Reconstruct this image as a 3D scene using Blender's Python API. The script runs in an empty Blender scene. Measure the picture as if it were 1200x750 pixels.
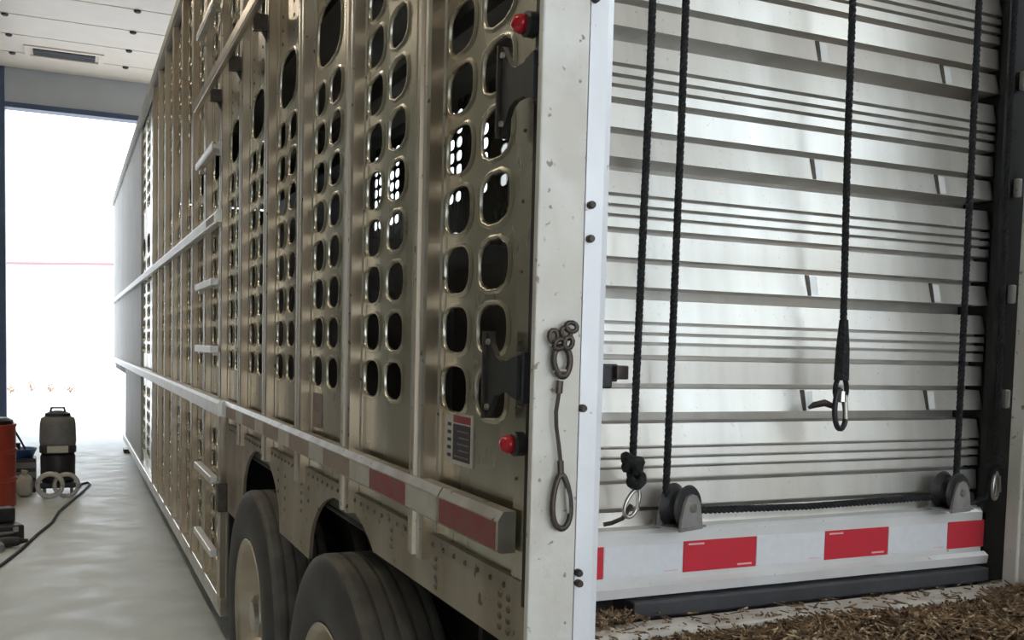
import bpy, bmesh, math, random
from mathutils import Vector, Matrix
random.seed(7)
SC = bpy.context.scene
COL = SC.collection
PI = math.pi

# ------------------------------------------------------------------ camera
CF, CX, CY, CZ = 1111.84, -0.6944, -1.2962, 1.6276
YAW, PITCH, ROLL = map(math.radians, (23.3712, -3.3823, 1.3079))
SX, SY = -41.044, 97.844
fw = Vector((math.sin(YAW)*math.cos(PITCH), math.cos(YAW)*math.cos(PITCH), math.sin(PITCH)))
rt0 = Vector((math.cos(YAW), -math.sin(YAW), 0)); up0 = rt0.cross(fw)
rt = math.cos(ROLL)*rt0 + math.sin(ROLL)*up0
up = -math.sin(ROLL)*rt0 + math.cos(ROLL)*up0
cd = bpy.data.cameras.new('camera'); cam = bpy.data.objects.new('camera', cd); COL.objects.link(cam)
cd.sensor_width = 36; cd.lens = CF/1200*36; cd.shift_x = -SX/1200; cd.shift_y = SY/1200
cd.clip_start = 0.02; cd.clip_end = 400
m4 = Matrix((rt, up, -fw)).transposed().to_4x4(); m4.translation = (CX, CY, CZ)
cam.matrix_world = m4
SC.camera = cam

# ------------------------------------------------------------------ sky, exposure
w = bpy.data.worlds.new('overcast_sky'); SC.world = w; w.use_nodes = True
bg = w.node_tree.nodes['Background']
bg.inputs[0].default_value = (0.85, 0.925, 1.0, 1); bg.inputs[1].default_value = 3.1
vs = SC.view_settings
vs.view_transform = 'Standard'; vs.look = 'None'; vs.gamma = 1; vs.exposure = 0.38; vs.use_curve_mapping = False

# ------------------------------------------------------------------ materials
MATS = {}
def mat(name, col, metal=0.0, rough=0.5, col2=None, scale=8.0, amt=0.5, detail=6, bump=0.0, bscale=None, stretch=(1, 1, 1),
        spots=None, spot_scale=60, spot_t=0.68, emit=None, alpha=None, rough2=None, lo=0.35, hi=0.65, col3=None, scale3=1.5):
    m = bpy.data.materials.new(name); m.use_nodes = True; MATS[name] = m
    nt = m.node_tree; N = nt.nodes; L = nt.links; b = N['Principled BSDF']
    b.inputs['Base Color'].default_value = (*col, 1); b.inputs['Metallic'].default_value = metal
    b.inputs['Roughness'].default_value = rough
    tc = N.new('ShaderNodeTexCoord'); mp = N.new('ShaderNodeMapping'); mp.inputs['Scale'].default_value = stretch
    geo = N.new('ShaderNodeNewGeometry')
    L.new(geo.outputs['Position'], mp.inputs['Vector'])
    out = None
    if col2:
        n = N.new('ShaderNodeTexNoise'); n.inputs['Scale'].default_value = scale; n.inputs['Detail'].default_value = detail
        L.new(mp.outputs[0], n.inputs['Vector'])
        r = N.new('ShaderNodeMapRange'); r.inputs[1].default_value = lo; r.inputs[2].default_value = hi
        r.inputs[4].default_value = amt; L.new(n.outputs[0], r.inputs[0])
        mx = N.new('ShaderNodeMix'); mx.data_type = 'RGBA'; mx.inputs[6].default_value = (*col, 1); mx.inputs[7].default_value = (*col2, 1)
        L.new(r.outputs[0], mx.inputs[0]); out = mx.outputs[2]
        if rough2 is not None:
            rr = N.new('ShaderNodeMapRange'); rr.inputs[1].default_value = lo; rr.inputs[2].default_value = hi
            rr.inputs[3].default_value = rough; rr.inputs[4].default_value = rough2
            L.new(n.outputs[0], rr.inputs[0]); L.new(rr.outputs[0], b.inputs['Roughness'])
    if col3:
        n = N.new('ShaderNodeTexNoise'); n.inputs['Scale'].default_value = scale3; n.inputs['Detail'].default_value = 3
        L.new(geo.outputs['Position'], n.inputs['Vector'])
        r = N.new('ShaderNodeMapRange'); r.inputs[1].default_value = .42; r.inputs[2].default_value = .62; r.inputs[4].default_value = .6
        L.new(n.outputs[0], r.inputs[0])
        mx = N.new('ShaderNodeMix'); mx.data_type = 'RGBA'; mx.inputs[7].default_value = (*col3, 1)
        if out: L.new(out, mx.inputs[6])
        else: mx.inputs[6].default_value = (*col, 1)
        L.new(r.outputs[0], mx.inputs[0]); out = mx.outputs[2]
    if spots:
        n = N.new('ShaderNodeTexNoise'); n.inputs['Scale'].default_value = spot_scale; n.inputs['Detail'].default_value = 3
        L.new(geo.outputs['Position'], n.inputs['Vector'])
        r = N.new('ShaderNodeMapRange'); r.inputs[1].default_value = spot_t; r.inputs[2].default_value = spot_t+.05
        L.new(n.outputs[0], r.inputs[0])
        mx = N.new('ShaderNodeMix'); mx.data_type = 'RGBA'; mx.inputs[7].default_value = (*spots, 1)
        if out: L.new(out, mx.inputs[6])
        else: mx.inputs[6].default_value = (*col, 1)
        L.new(r.outputs[0], mx.inputs[0]); out = mx.outputs[2]
    if out: L.new(out, b.inputs['Base Color'])
    if bump:
        n = N.new('ShaderNodeTexNoise'); n.inputs['Scale'].default_value = bscale or scale*3; n.inputs['Detail'].default_value = 4
        L.new(mp.outputs[0], n.inputs['Vector'])
        bp = N.new('ShaderNodeBump'); bp.inputs['Strength'].default_value = bump; bp.inputs['Distance'].default_value = .01
        L.new(n.outputs[0], bp.inputs['Height']); L.new(bp.outputs[0], b.inputs['Normal'])
    if emit:
        b.inputs['Emission Color'].default_value = (*emit[:3], 1); b.inputs['Emission Strength'].default_value = emit[3]
    return m

mat('concrete', (.68, .73, .74), 0, .6, (.52, .545, .53), 3.2, .9, stretch=(1, 1.3, 1), bump=.05, bscale=12, rough2=.42, col3=(.70, .75, .77), scale3=.9, spots=(.16, .15, .13), spot_scale=3.1, spot_t=.72)
mat('dock_concrete', (.76, .74, .69), 0, .8, (.50, .45, .38), 14, .8, bump=.5, bscale=60, spots=(.12, .09, .06), spot_scale=45, spot_t=.62)
mat('ceiling_white', (.74, .64, .53), 0, .45, (.68, .58, .48), 3, .6)
mat('wall_grey', (.42, .42, .42), 0, .7, (.36, .36, .36), 2, .6)
mat('wall_pale', (.62, .60, .56), 0, .7, (.52, .50, .46), 2, .6)
mat('wall_boards', (.20, .20, .165), 0, .8, (.13, .125, .10), 2, .7, stretch=(1, 4, .3))
mat('jamb_blue', (.05, .075, .13), 0, .5, (.03, .05, .09), 4, .6)
mat('dark_gap', (.03, .03, .032), 0, .7, (.05, .05, .05), 6, .5)
mat('snow', (.80, .80, .82), 0, .8, (.70, .68, .66), .25, .7)
mat('shrub', (.32, .15, .07), 0, .9, (.28, .22, .12), 2, .8)
mat('cable_pink', (.30, .18, .19), 0, .7, (.26, .16, .17), 2, .5)
# trailer metals
mat('panel_alu', (.58, .56, .48), .92, .20, (.44, .42, .34), 5, .8, stretch=(1, 1, .35), bump=.10, bscale=7, rough2=.34, spots=(.22, .17, .12), spot_scale=70, spot_t=.70, col3=(.44, .37, .27), scale3=2.2)
mat('post_alu', (.55, .47, .36), .75, .30, (.40, .31, .21), 6, .9, stretch=(1, 1, .08), bump=.04, spots=(.20, .15, .10), spot_scale=90, spot_t=.70)
mat('rail_alu', (.66, .63, .57), .75, .28, (.42, .36, .30), 9, .8, spots=(.16, .12, .09), spot_scale=40, spot_t=.64)
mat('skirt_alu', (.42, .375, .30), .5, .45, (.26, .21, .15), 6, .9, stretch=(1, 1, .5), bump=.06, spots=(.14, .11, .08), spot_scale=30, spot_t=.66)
mat('nose_alu', (.44, .43, .40), .6, .5, (.34, .31, .27), 1.5, .7)
mat('deck_alu', (.14, .13, .12), .2, .6, (.07, .065, .06), 3, .8)
mat('liner_black', (.008, .008, .010), 0, .8, (.014, .013, .013), 5, .6)
mat('door_alu', (.79, .77, .73), .76, .36, (.62, .59, .54), 5, .7, stretch=(4, 1, .4), col3=(.74, .67, .58), scale3=2.4, bump=.02, bscale=5, spots=(.62, .58, .50), spot_scale=120, spot_t=.66)  # col3 puts the warm tint of reflections into the door colour
mat('track_black', (.008, .008, .009), .1, .5, (.014, .013, .012), 20, .6)
mat('rail_white', (.82, .82, .81), .25, .35, (.72, .70, .66), 8, .7, spots=(.40, .34, .28), spot_scale=80, spot_t=.70)
mat('tape_red', (.62, .03, .05), 0, .35, (.52, .04, .06), 60, .6)
mat('tape_white', (.76, .77, .79), 0, .35, (.70, .70, .72), 60, .6)
mat('tape_print', (.82, .45, .45), 0, .4, (.8, .5, .5), 60, .5)
mat('tape_red_dirty', (.27, .045, .05), 0, .5, (.20, .10, .08), 22, .7)
mat('tape_faded', (.27, .20, .165), 0, .55, (.34, .27, .20), 22, .7)
mat('sticker_faded', (.22, .16, .15), 0, .55, (.30, .25, .22), 40, .7)
mat('tape_white_dirty', (.52, .50, .46), 0, .5, (.40, .36, .30), 22, .7)
mat('rubber_seal', (.055, .055, .062), 0, .6, (.035, .035, .04), 12, .6, bump=.2)
mat('post_white', (.70, .68, .63), .1, .42, (.54, .50, .44), 11, .9, col3=(.60, .57, .50), scale3=6, bump=.18, bscale=50, spots=(.28, .23, .18), spot_scale=75, spot_t=.655)
mat('edge_white', (.80, .81, .83), .1, .35, (.72, .72, .74), 9, .7, bump=.1, bscale=50, spots=(.35, .30, .26), spot_scale=85, spot_t=.72)
mat('frame_seam_dark', (.16, .14, .12), 0, .6, (.12, .1, .09), 9, .7)
mat('rope_black', (.006, .006, .007), 0, .8, (.016, .016, .018), 120, .7, bump=.5, bscale=200)
mat('steel_dark', (.055, .050, .046), .6, .45, (.11, .08, .06), 40, .7)
mat('steel_bright', (.55, .53, .50), .9, .28, (.40, .36, .32), 60, .7)
mat('pulley_steel', (.36, .35, .34), .35, .42, (.24, .22, .2), 40, .7, bump=.15)
mat('black_plastic', (.018, .018, .02), 0, .45, (.03, .03, .032), 30, .6)
mat('bracket_black', (.022, .024, .026), .1, .42, (.04, .04, .04), 30, .6)
mat('lens_red', (.55, .012, .02), 0, .18, (.45, .01, .02), 50, .5)
mat('tire', (.085, .080, .072), 0, .75, (.15, .138, .115), 10, .9, bump=.15, bscale=40)
mat('tire_side', (.040, .040, .041), 0, .55, (.07, .066, .06), 8, .8, bump=.08, bscale=30)
mat('rim_alu', (.62, .56, .47), .85, .32, (.44, .36, .27), 7, .7)
mat('sticker_dark', (.035, .035, .045), 0, .5, (.05, .05, .06), 60, .5)
mat('sticker_red', (.30, .05, .06), 0, .5, (.25, .06, .06), 60, .5)
mat('sticker_white', (.62, .60, .56), 0, .5, (.5, .48, .44), 60, .5)
mat('rivet', (.13, .11, .09), .4, .5, (.2, .17, .14), 60, .6)
mat('straw', (.27, .175, .095), 0, .85, (.085, .050, .027), 55, .95, lo=.40, hi=.60, spots=(.50, .39, .25), spot_scale=75, spot_t=.57)
mat('litter', (.10, .062, .036), 0, .95, (.035, .02, .012), 30, .8, bump=.8, bscale=120)
mat('drum_red', (.42, .055, .03), 0, .38, (.33, .05, .03), 6, .7)
mat('vac_black', (.022, .022, .025), 0, .5, (.04, .04, .04), 15, .5)
mat('vac_grey', (.17, .17, .17), 0, .55, (.24, .24, .23), 15, .6)
mat('blue_plastic', (.035, .12, .36), 0, .4, (.03, .09, .28), 9, .5)
mat('label_cream', (.55, .53, .45), 0, .5, (.45, .43, .36), 30, .5)
mat('hose_white', (.58, .57, .54), 0, .5, (.42, .40, .36), 20, .6)
mat('cord_black', (.02, .02, .02), 0, .6, (.03, .03, .03), 20, .5)
mat('fill_lamp_glow', (.9, .88, .82), 0, .5, emit=(1.0, .88, .70, 32.0))
mat('glass_dusty', (.8, .85, .86), 0, .3)
_b = MATS['glass_dusty'].node_tree.nodes['Principled BSDF']; _b.inputs['Transmission Weight'].default_value = 1.0; _b.inputs['IOR'].default_value = 1.02

# ------------------------------------------------------------------ helpers
def obj(name, bm, material, parent=None, smooth=False):
    if isinstance(bm, bpy.types.Mesh): me = bm
    else:
        bmesh.ops.recalc_face_normals(bm, faces=bm.faces[:])
        me = bpy.data.meshes.new(name); bm.to_mesh(me); bm.free()
        if material: me.materials.append(MATS[material])
        if smooth:
            for p in me.polygons: p.use_smooth = True
    o = bpy.data.objects.new(name, me); COL.objects.link(o)
    if parent: o.parent = parent
    return o
def thing(name, label, cat, loc=(0, 0, 0), rotz=0, group=None):
    o = bpy.data.objects.new(name, None); COL.objects.link(o); o.location = loc; o.rotation_euler = (0, 0, rotz)
    o.empty_display_size = .1
    return tag(o, label, cat, group)
def tag(o, label, cat, group=None):
    o['label'] = label; o['category'] = cat
    if group: o['group'] = group
    return o
def struct(o): o['kind'] = 'structure'; return o
def inst(name, me, parent, loc=(0, 0, 0), rot=None):
    o = bpy.data.objects.new(name, me); COL.objects.link(o); o.location = loc
    if rot: o.rotation_euler = rot
    if parent: o.parent = parent
    return o
def box(bm, x0, x1, y0, y1, z0, z1, bev=0):
    vs_ = [bm.verts.new((x, y, z)) for x in (x0, x1) for y in (y0, y1) for z in (z0, z1)]
    F = [(0, 1, 3, 2), (4, 6, 7, 5), (0, 4, 5, 1), (2, 3, 7, 6), (0, 2, 6, 4), (1, 5, 7, 3)]
    fs = [bm.faces.new([vs_[i] for i in f]) for f in F]
    if bev:
        es = list({e for f in fs for e in f.edges})
        bmesh.ops.bevel(bm, geom=es, offset=bev, segments=2, affect='EDGES', profile=.5)
    return bm
def B(*a, bev=0):
    bm = bmesh.new(); return box(bm, *a, bev=bev)
def tube(bm, pts, r, n=8, cap=True):
    pts = [Vector(p) for p in pts]; rings = []
    rs = r if isinstance(r, (list, tuple)) else [r]*len(pts)
    t0 = (pts[1]-pts[0]).normalized()
    ref = Vector((0, 0, 1)) if abs(t0.z) < .9 else Vector((1, 0, 0))
    u = t0.cross(ref).normalized()
    for i, p in enumerate(pts):
        if i == 0: t = pts[1]-pts[0]
        elif i == len(pts)-1: t = pts[-1]-pts[-2]
        else: t = (pts[i+1]-pts[i]).normalized()+(pts[i]-pts[i-1]).normalized()
        t.normalize(); u = (u-t*u.dot(t)).normalized(); v = t.cross(u)
        rings.append([bm.verts.new(p+(u*math.cos(2*PI*k/n)+v*math.sin(2*PI*k/n))*rs[i]) for k in range(n)])
    for a, b in zip(rings, rings[1:]):
        for k in range(n): bm.faces.new((a[k], a[(k+1) % n], b[(k+1) % n], b[k]))
    if cap: bm.faces.new(rings[0]); bm.faces.new(rings[-1][::-1])
    return bm
def T(pts, r, n=8): return tube(bmesh.new(), pts, r, n)
def loop_tube(bm, pts, r, n=6):
    pts = [Vector(p) for p in pts]; m = len(pts); rings = []
    c = sum(pts, Vector())/m
    nrm = (pts[1]-pts[0]).cross(pts[2]-pts[0])
    for q in range(m):
        nn = (pts[(q+m//3) % m]-pts[q]).cross(pts[(q+2*m//3) % m]-pts[q])
        if nn.length > nrm.length: nrm = nn
    nrm.normalize()
    for i, p in enumerate(pts):
        t = (pts[(i+1) % m]-pts[i-1]).normalized(); u = nrm.cross(t).normalized(); v = t.cross(u)
        rings.append([bm.verts.new(p+(u*math.cos(2*PI*k/n)+v*math.sin(2*PI*k/n))*r) for k in range(n)])
    for i in range(m):
        a, b = rings[i], rings[(i+1) % m]
        for k in range(n): bm.faces.new((a[k], a[(k+1) % n], b[(k+1) % n], b[k]))
    return bm
def lathe(bm, prof, n=32, axis='z', c=(0, 0, 0), closed=False):
    """prof: list of (r, h)"""
    rings = []
    for r, h in prof:
        ring = []
        for k in range(n):
            a = 2*PI*k/n; ca, sa = r*math.cos(a), r*math.sin(a)
            p = (ca, sa, h) if axis == 'z' else ((h, ca, sa) if axis == 'x' else (ca, h, sa))
            ring.append(bm.verts.new((p[0]+c[0], p[1]+c[1], p[2]+c[2])))
        rings.append(ring)
    prs = list(zip(rings, rings[1:]))
    if closed: prs.append((rings[-1], rings[0]))
    for a, b in prs:
        for k in range(n): bm.faces.new((a[k], a[(k+1) % n], b[(k+1) % n], b[k]))
    if not closed:
        if prof[0][0] > 1e-5: bm.faces.new(rings[0])
        if prof[-1][0] > 1e-5: bm.faces.new(rings[-1])
    bmesh.ops.remove_doubles(bm, verts=bm.verts[:], dist=1e-6)
    return bm
def prism(bm, poly, lo, hi, axis):
    """poly points in the other two axes; axis 'x': (y,z), 'y': (x,z), 'z': (x,y)"""
    def P(a, b, c): return {'x': (c, a, b), 'y': (a, c, b), 'z': (a, b, c)}[axis]
    A = [bm.verts.new(P(a, b, lo)) for a, b in poly]; Bv = [bm.verts.new(P(a, b, hi)) for a, b in poly]
    n = len(poly)
    bm.faces.new(A); bm.faces.new(Bv[::-1])
    for i in range(n): bm.faces.new((A[i], Bv[i], Bv[(i+1) % n], A[(i+1) % n]))
    return bm
def sheet(bm, path, lo, hi, axis, th=None):
    """open polyline extruded along axis"""
    def P(a, b, c): return {'x': (c, a, b), 'y': (a, c, b), 'z': (a, b, c)}[axis]
    A = [bm.verts.new(P(a, b, lo)) for a, b in path]; Bv = [bm.verts.new(P(a, b, hi)) for a, b in path]
    for i in range(len(path)-1): bm.faces.new((A[i], A[i+1], Bv[i+1], Bv[i]))
    return bm

# punched aluminium sheet: tiles of cells, a hole with a pressed rim in a cell that has one (outward is -x)
def punched(y0, y1, cells, zlo, zhi):
    """cells: list of (ya, yb, za, zb, hole or None), hole = (cy, cz, hw, hh)"""
    bm = bmesh.new()
    for ya, yb, za, zb, h in cells:
        if not h:
            for xx in (0.0,):
                bm.faces.new([bm.verts.new(p) for p in ((xx, ya, za), (xx, yb, za), (xx, yb, zb), (xx, ya, zb))])
            continue
        cy, cz, hw, hh = h
        M = 6; bd = []
        for s in range(4):
            for i in range(M):
                t = i/M
                bd.append([(ya+(yb-ya)*t, za), (yb, za+(zb-za)*t), (yb-(yb-ya)*t, zb), (ya, zb-(zb-za)*t)][s])
        rings = [[bm.verts.new((0, a, b)) for a, b in bd]]
        ang = []
        for a, b in bd:
            u = (a-cy)/hw; v = (b-cz)/hh
            if abs(u) > 1e-9 or abs(v) > 1e-9:
                k = (abs(u)**2.8+abs(v)**2.8)**(-1/2.8); ang.append((u*k, v*k))
        for grow, xx in ((.010, 0.0), (.006, -.004), (.002, -.004), (.0, .000), (-.001, .005)):
            rings.append([bm.verts.new((xx, cy+u*(hw+grow), cz+v*(hh+grow))) for u, v in ang])
        n = len(bd)
        for a, b in zip(rings, rings[1:]):
            for k in range(n):
                f = bm.faces.new((a[k], a[(k+1) % n], b[(k+1) % n], b[k]))
                if a is not rings[0]: f.smooth = True
    bmesh.ops.remove_doubles(bm, verts=bm.verts[:], dist=1e-5)
    return bm

# ================================================================== SETTING
X0, X1, Y0, Y1, ZC = -4.2, 4.6, -7.0, 17.4, 6.3
o = struct(obj('floor', B(X0-.3, X1+.3, Y0-.2, Y1+.6, -.2, 0), 'concrete'))
o = struct(obj('ground_outside', B(-90, 90, Y1+.6, 150, -.25, -.03), 'snow'))
o = struct(obj('ground_yard', B(-90, 90, -90, Y0-.2, -.25, -.03), 'snow'))
# ceiling of wide sheets
ceil = struct(obj('ceiling', B(X0-.3, X1+.3, Y0-.2, Y1+.2, ZC+.03, ZC+.2), 'wall_grey'))
pm = bpy.data.meshes.new('ceiling_panel'); bm = bmesh.new()
box(bm, X0-.2, X1+.2, 0, .988, 0, .03, bev=.004); bm.to_mesh(pm); bm.free(); pm.materials.append(MATS['ceiling_white'])
bolt = bpy.data.meshes.new('ceiling_bolt'); bm = bmesh.new(); lathe(bm, [(0.0, -.03), (.035, -.03), (.05, -.02), (.05, 0), (0, 0)], 10); bm.to_mesh(bolt); bm.free(); bolt.materials.append(MATS['dark_gap'])
k = 0; y = Y1-1.02
while y > Y0-.3:
    p = inst('ceiling_panel', pm, ceil, (0, y, ZC))
    for bx_ in (.23, -1.52, 2.2): inst('ceiling_bolt', bolt, p, (bx_, .02, 0))
    y -= 1.02; k += 1
# front wall with the drive-through opening
DL, DR, DH = -1.69, 3.6, 5.62
wf = struct(obj('wall_front', B(DL, DR, Y1, Y1+.22, DH+.09, ZC+.05), 'wall_grey'))
struct(obj('trim_1', B(DL, DR, Y1-.03, Y1+.25, DH, DH+.09), 'jamb_blue'))
bm = bmesh.new(); box(bm, X0-.3, DL-.02, Y1, Y1+.22, 0, ZC+.05); obj('wall_panel', bm, 'wall_grey', wf)
bm = bmesh.new(); box(bm, DR+.02, X1+.3, Y1, Y1+.22, 0, ZC+.05); obj('wall_panel', bm, 'wall_grey', wf)
struct(obj('trim_2', B(DL-.16, DL, Y1-.05, Y1+.26, 0, ZC), 'jamb_blue'))
struct(obj('trim_3', B(DR, DR+.16, Y1-.05, Y1+.26, 0, ZC), 'jamb_blue'))
struct(obj('wall_left', B(X0-.25, X0, Y0-.2, Y1, 0, ZC+.03), 'wall_boards'))
wb = struct(obj('wall_back_blocker', B(X0, X1, Y0-.2, Y0, 4.6, ZC+.03), 'wall_boards'))  # unseen end wall added to cut the sky light on the rear door
obj('wall_panel', B(X0, -2.9, Y0-.2, Y0, 0, 4.59), 'wall_boards', wb)
obj('wall_panel', B(3.2, X1, Y0-.2, Y0, 0, 4.59), 'wall_boards', wb)
wr = struct(obj('wall_right', B(X1, X1+.25, Y0-.2, Y1, 0, 3.3), 'wall_pale'))
obj('wall_band', B(X1, X1+.25, Y0-.2, Y1, 5.5, ZC+.03), 'wall_pale', wr)
n = 7; pw = (Y1-Y0+.2)/n
for i in range(n):
    ya = Y0-.2+i*pw
    struct_w = struct(obj('window_%d' % (i+1), B(X1+.02, X1+.2, ya, ya+.14, 3.3, 5.5), 'wall_pale'))
    obj('mullion', B(X1+.08, X1+.14, ya+.14+(pw-.14)/2-.03, ya+.14+(pw-.14)/2+.03, 3.3, 5.5), 'wall_pale', struct_w)
    for q in range(2):
        a = ya+.14+q*(pw-.14)/2
        obj('pane', B(X1+.10, X1+.108, a, a+(pw-.14)/2, 3.3, 5.5), 'glass_dusty', struct_w)

# ceiling slot vent
t = thing('ceiling_vent', 'long dark slot in the pale ceiling near the open end', 'vent', (-.73, 16.15, ZC))
bm = bmesh.new()
for a in ((-.60, .60, -.32, -.24), (-.60, .60, .24, .32), (-.60, -.52, -.24, .24), (.52, .60, -.24, .24)): box(bm, a[0], a[1], a[2], a[3], -.02, -.001)
obj('frame', bm, 'ceiling_white', t)
obj('slot', B(-.47, .47, -.17, .17, -.022, -.001), 'dark_gap', t)
for i in range(3): obj('slat', B(-.47, .47, -.12+i*.11, -.10+i*.11, -.028, -.022), 'black_plastic', t)

# unseen strip lamps added over the aisle to brighten floor, side and ceiling
for i, (lx, ly) in enumerate((((-2.2, .6), (-2.2, 4.4), (-2.2, 8.2), (-2.2, 12.0)))):
    t = thing('fill_lamp', 'added unseen fill lamp under the ceiling over the aisle, %s from the open end' % ('fourth', 'third', 'second', 'nearest')[i], 'lamp', (lx, ly, ZC), 0, 'added fill lamps')
    obj('housing', B(-.09, .09, -.75, .75, -.07, -.001, bev=.01), 'ceiling_white', t)
    obj('diffuser', B(-.075, .075, -.72, .72, -.095, -.072), 'fill_lamp_glow', t)

# outside: a line overhead and a far row of scrub
t = obj('overhead_cable', T([(-30, 60, 5.2), (-12, 60, 5.55), (-3, 60, 5.9), (6, 60, 6.3), (30, 60, 7.4)], .10, 6), 'cable_pink')
tag(t, 'faint pinkish cable crossing the white sky outside', 'cable')
random.seed(3)
for i in range(7):
    bm = bmesh.new(); x = -11.5+i*1.25+random.uniform(-.3, .3); hgt = random.uniform(.5, .95)
    for q in range(130):
        a = random.uniform(0, 2*PI); r = random.uniform(0, .6); z = random.uniform(.03, hgt)*(1-.4*r)
        c = Vector((r*math.cos(a), r*math.sin(a), z)); d = Vector((random.gauss(0, .5), random.gauss(0, .5), random.uniform(.2, 1))).normalized()*random.uniform(.1, .22)
        s = d.cross(Vector((random.random()-.5, random.random()-.5, .1))).normalized()*.03
        v = [bm.verts.new(c-s), bm.verts.new(c+s), bm.verts.new(c+d)]; bm.faces.new(v)
    for q in range(5):
        a = random.uniform(0, 2*PI); tube(bm, [(0, 0, 0), (.2*math.cos(a), .2*math.sin(a), .3), (.4*math.cos(a), .4*math.sin(a), hgt*.8)], [.03, .02, .008], 5)
    o = obj('scrub_bush', bm, 'shrub'); o.location = (-3.9+i*.55+random.uniform(-.06, .06), 30+random.uniform(-.8, .8), -.03); o.scale = (.42, .42, .42)
    tag(o, 'small rusty brown bush in the far bright yard, %s from the left' % ('first', 'second', 'third', 'fourth', 'fifth', 'sixth', 'seventh')[i], 'bush', 'scrub bushes in the far yard')

# ================================================================== TRAILER
TR = thing('livestock_trailer', 'dirty aluminium livestock trailer with punched side panels backed against the dock', 'trailer', (0, 0, 0))
TW = 2.6; PX = .040; PIT = .585; TOPZ = 3.98; TL = 15.7
HW, HH, RP = .070, .0465, .122
def cells_for(ya, yb, cols, rows, zlo, zhi, big=None):
    """rows: hole centre heights; big: (zc, hh)"""
    out = []; segs = []
    for zc in rows: segs.append((zc-RP/2, zc+RP/2, zc))
    segs.sort(); z = zlo
    ys = [ya]+[(a+b)/2 for a, b in zip(cols, cols[1:])]+[yb]
    def plain(z0, z1):
        if z1-z0 > 1e-4: out.append((ya, yb, z0, z1, None))
    allseg = [(a, b, c, False) for a, b, c in segs]
    if big: allseg.append((big[0]-big[1]-.02, big[0]+big[1]+.02, big[0], True))
    allseg.sort()
    for a, b, c, isbig in allseg:
        a = max(a, z); plain(z, a)
        if isbig: out.append((ya, yb, a, b, ((cols[0]+cols[-1])/2, c, (cols[-1]-cols[0])/2+HW*.8, big[1])))
        else:
            for i, cy in enumerate(cols): out.append((ys[i], ys[i+1], a, b, (cy, c, HW, HH)))
        z = b
    plain(z, zhi)
    return out
def mesh_from(bm, name, m):
    bmesh.ops.recalc_face_normals(bm, faces=bm.faces[:])
    me = bpy.data.meshes.new(name); bm.to_mesh(me); bm.free(); me.materials.append(MATS[m]); return me
rowsA = [1.54+RP*i for i in range(18)]
rowsB = [1.54+RP*i for i in range(8)]+[2.99+RP*i for i in range(7)]
rowsP = [.50+RP*i for i in range(6)]
c0 = [.300, .300+PIT]
meA0 = mesh_from(punched(0, 0, cells_for(.06, .60, [.340, .522], rowsA, 1.30, 3.86), 0, 0), 'panel_rear', 'panel_alu')
cl = [.340-.015, .522-.015]                       # local columns, local origin at y = .015 + PIT*k
meA = mesh_from(punched(0, 0, cells_for(0, PIT, cl, rowsA, 1.30, 3.86), 0, 0), 'panel_a', 'panel_alu')
meB = mesh_from(punched(0, 0, cells_for(0, PIT, cl, rowsB, 1.30, 3.86, big=(2.578, .095)), 0, 0), 'panel_b', 'panel_alu')
meP = mesh_from(punched(0, 0, cells_for(0, PIT, cl, rowsP, .34, 1.30), 0, 0), 'panel_p', 'panel_alu')
# hat-section post, local origin at its rear wall and outer face
prof = [(-.004, .05), (-.004, .036), (0, .032), (0, .004), (.010, 0), (.026, 0), (.030, .010), (.050, .010), (.054, 0), (.072, 0), (.076, .010), (.090, .010), (.094, .004), (.094, .05)]
def post_mesh(z0, z1):
    bm = bmesh.new(); prism(bm, prof[:], z0, z1, 'z')
    for v in bm.verts: v.co = Vector((v.co.y, v.co.x, v.co.z))
    me_ = mesh_from(bm, 'post', 'post_alu'); me_.materials.append(MATS['rail_alu'])
    for p in me_.polygons:
        if p.normal.x < -.6: p.material_index = 1
    return me_
mePost = post_mesh(1.17, 3.93); mePotPost = post_mesh(.30, 3.93)
NB = 16            # bays
for k_ in range(NB):
    ylo = .015+PIT*k_
    if k_ == 0: inst('side_panel', meA0, TR, (PX, 0, 0))
    else: inst('side_panel', meA if k_ < 2 else meB, TR, (PX, ylo, 0))
    if k_ >= 6: inst('lower_panel', meP, TR, (PX, ylo, 0))
    if k_ < 13: inst('side_post', mePost if k_ < 5 else mePotPost, TR, (0, .60+PIT*k_, 0))
    if k_ > 0: inst('far_panel', meB if k_ > 1 else meA, TR, (TW-PX, ylo, 0))
inst('far_panel', meA0, TR, (TW-PX, 0, 0))
# solid nose sheets beyond the punched bays
YN = .015+PIT*NB
me = mesh_from(B(0, .02, .004, PIT*1.0-.004, 1.30, 3.86), 'nose', 'nose_alu')
meL = mesh_from(B(0, .02, .004, PIT-.004, .34, 1.30), 'nosel', 'nose_alu')
n = int((TL-YN)/PIT)+1
for i in range(n):
    y = YN+i*PIT
    if y+PIT > TL+.3: break
    inst('nose_sheet', me, TR, (PX-.02, y, 0))
    if y < 12.3: inst('nose_sheet', meL, TR, (PX-.02, y, 0))
YE = YN+n*PIT
obj('nose_front', B(PX, TW-PX, YE-.02, YE, 1.2, 3.95), 'nose_alu', TR)
obj('pot_front', B(PX, TW-PX, 12.55, 12.6, .3, 1.25), 'nose_alu', TR)
obj('pot_rear', B(PX, TW-PX, 3.54, 3.58, .3, 1.2), 'deck_alu', TR)
obj('far_nose', B(TW-PX, TW-PX+.02, .015+PIT*16, YE, 1.2, 3.86), 'nose_alu', TR)
obj('far_pot', B(TW-PX, TW-PX+.02, 3.55, 12.6, .3, 1.2), 'nose_alu', TR)
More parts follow.
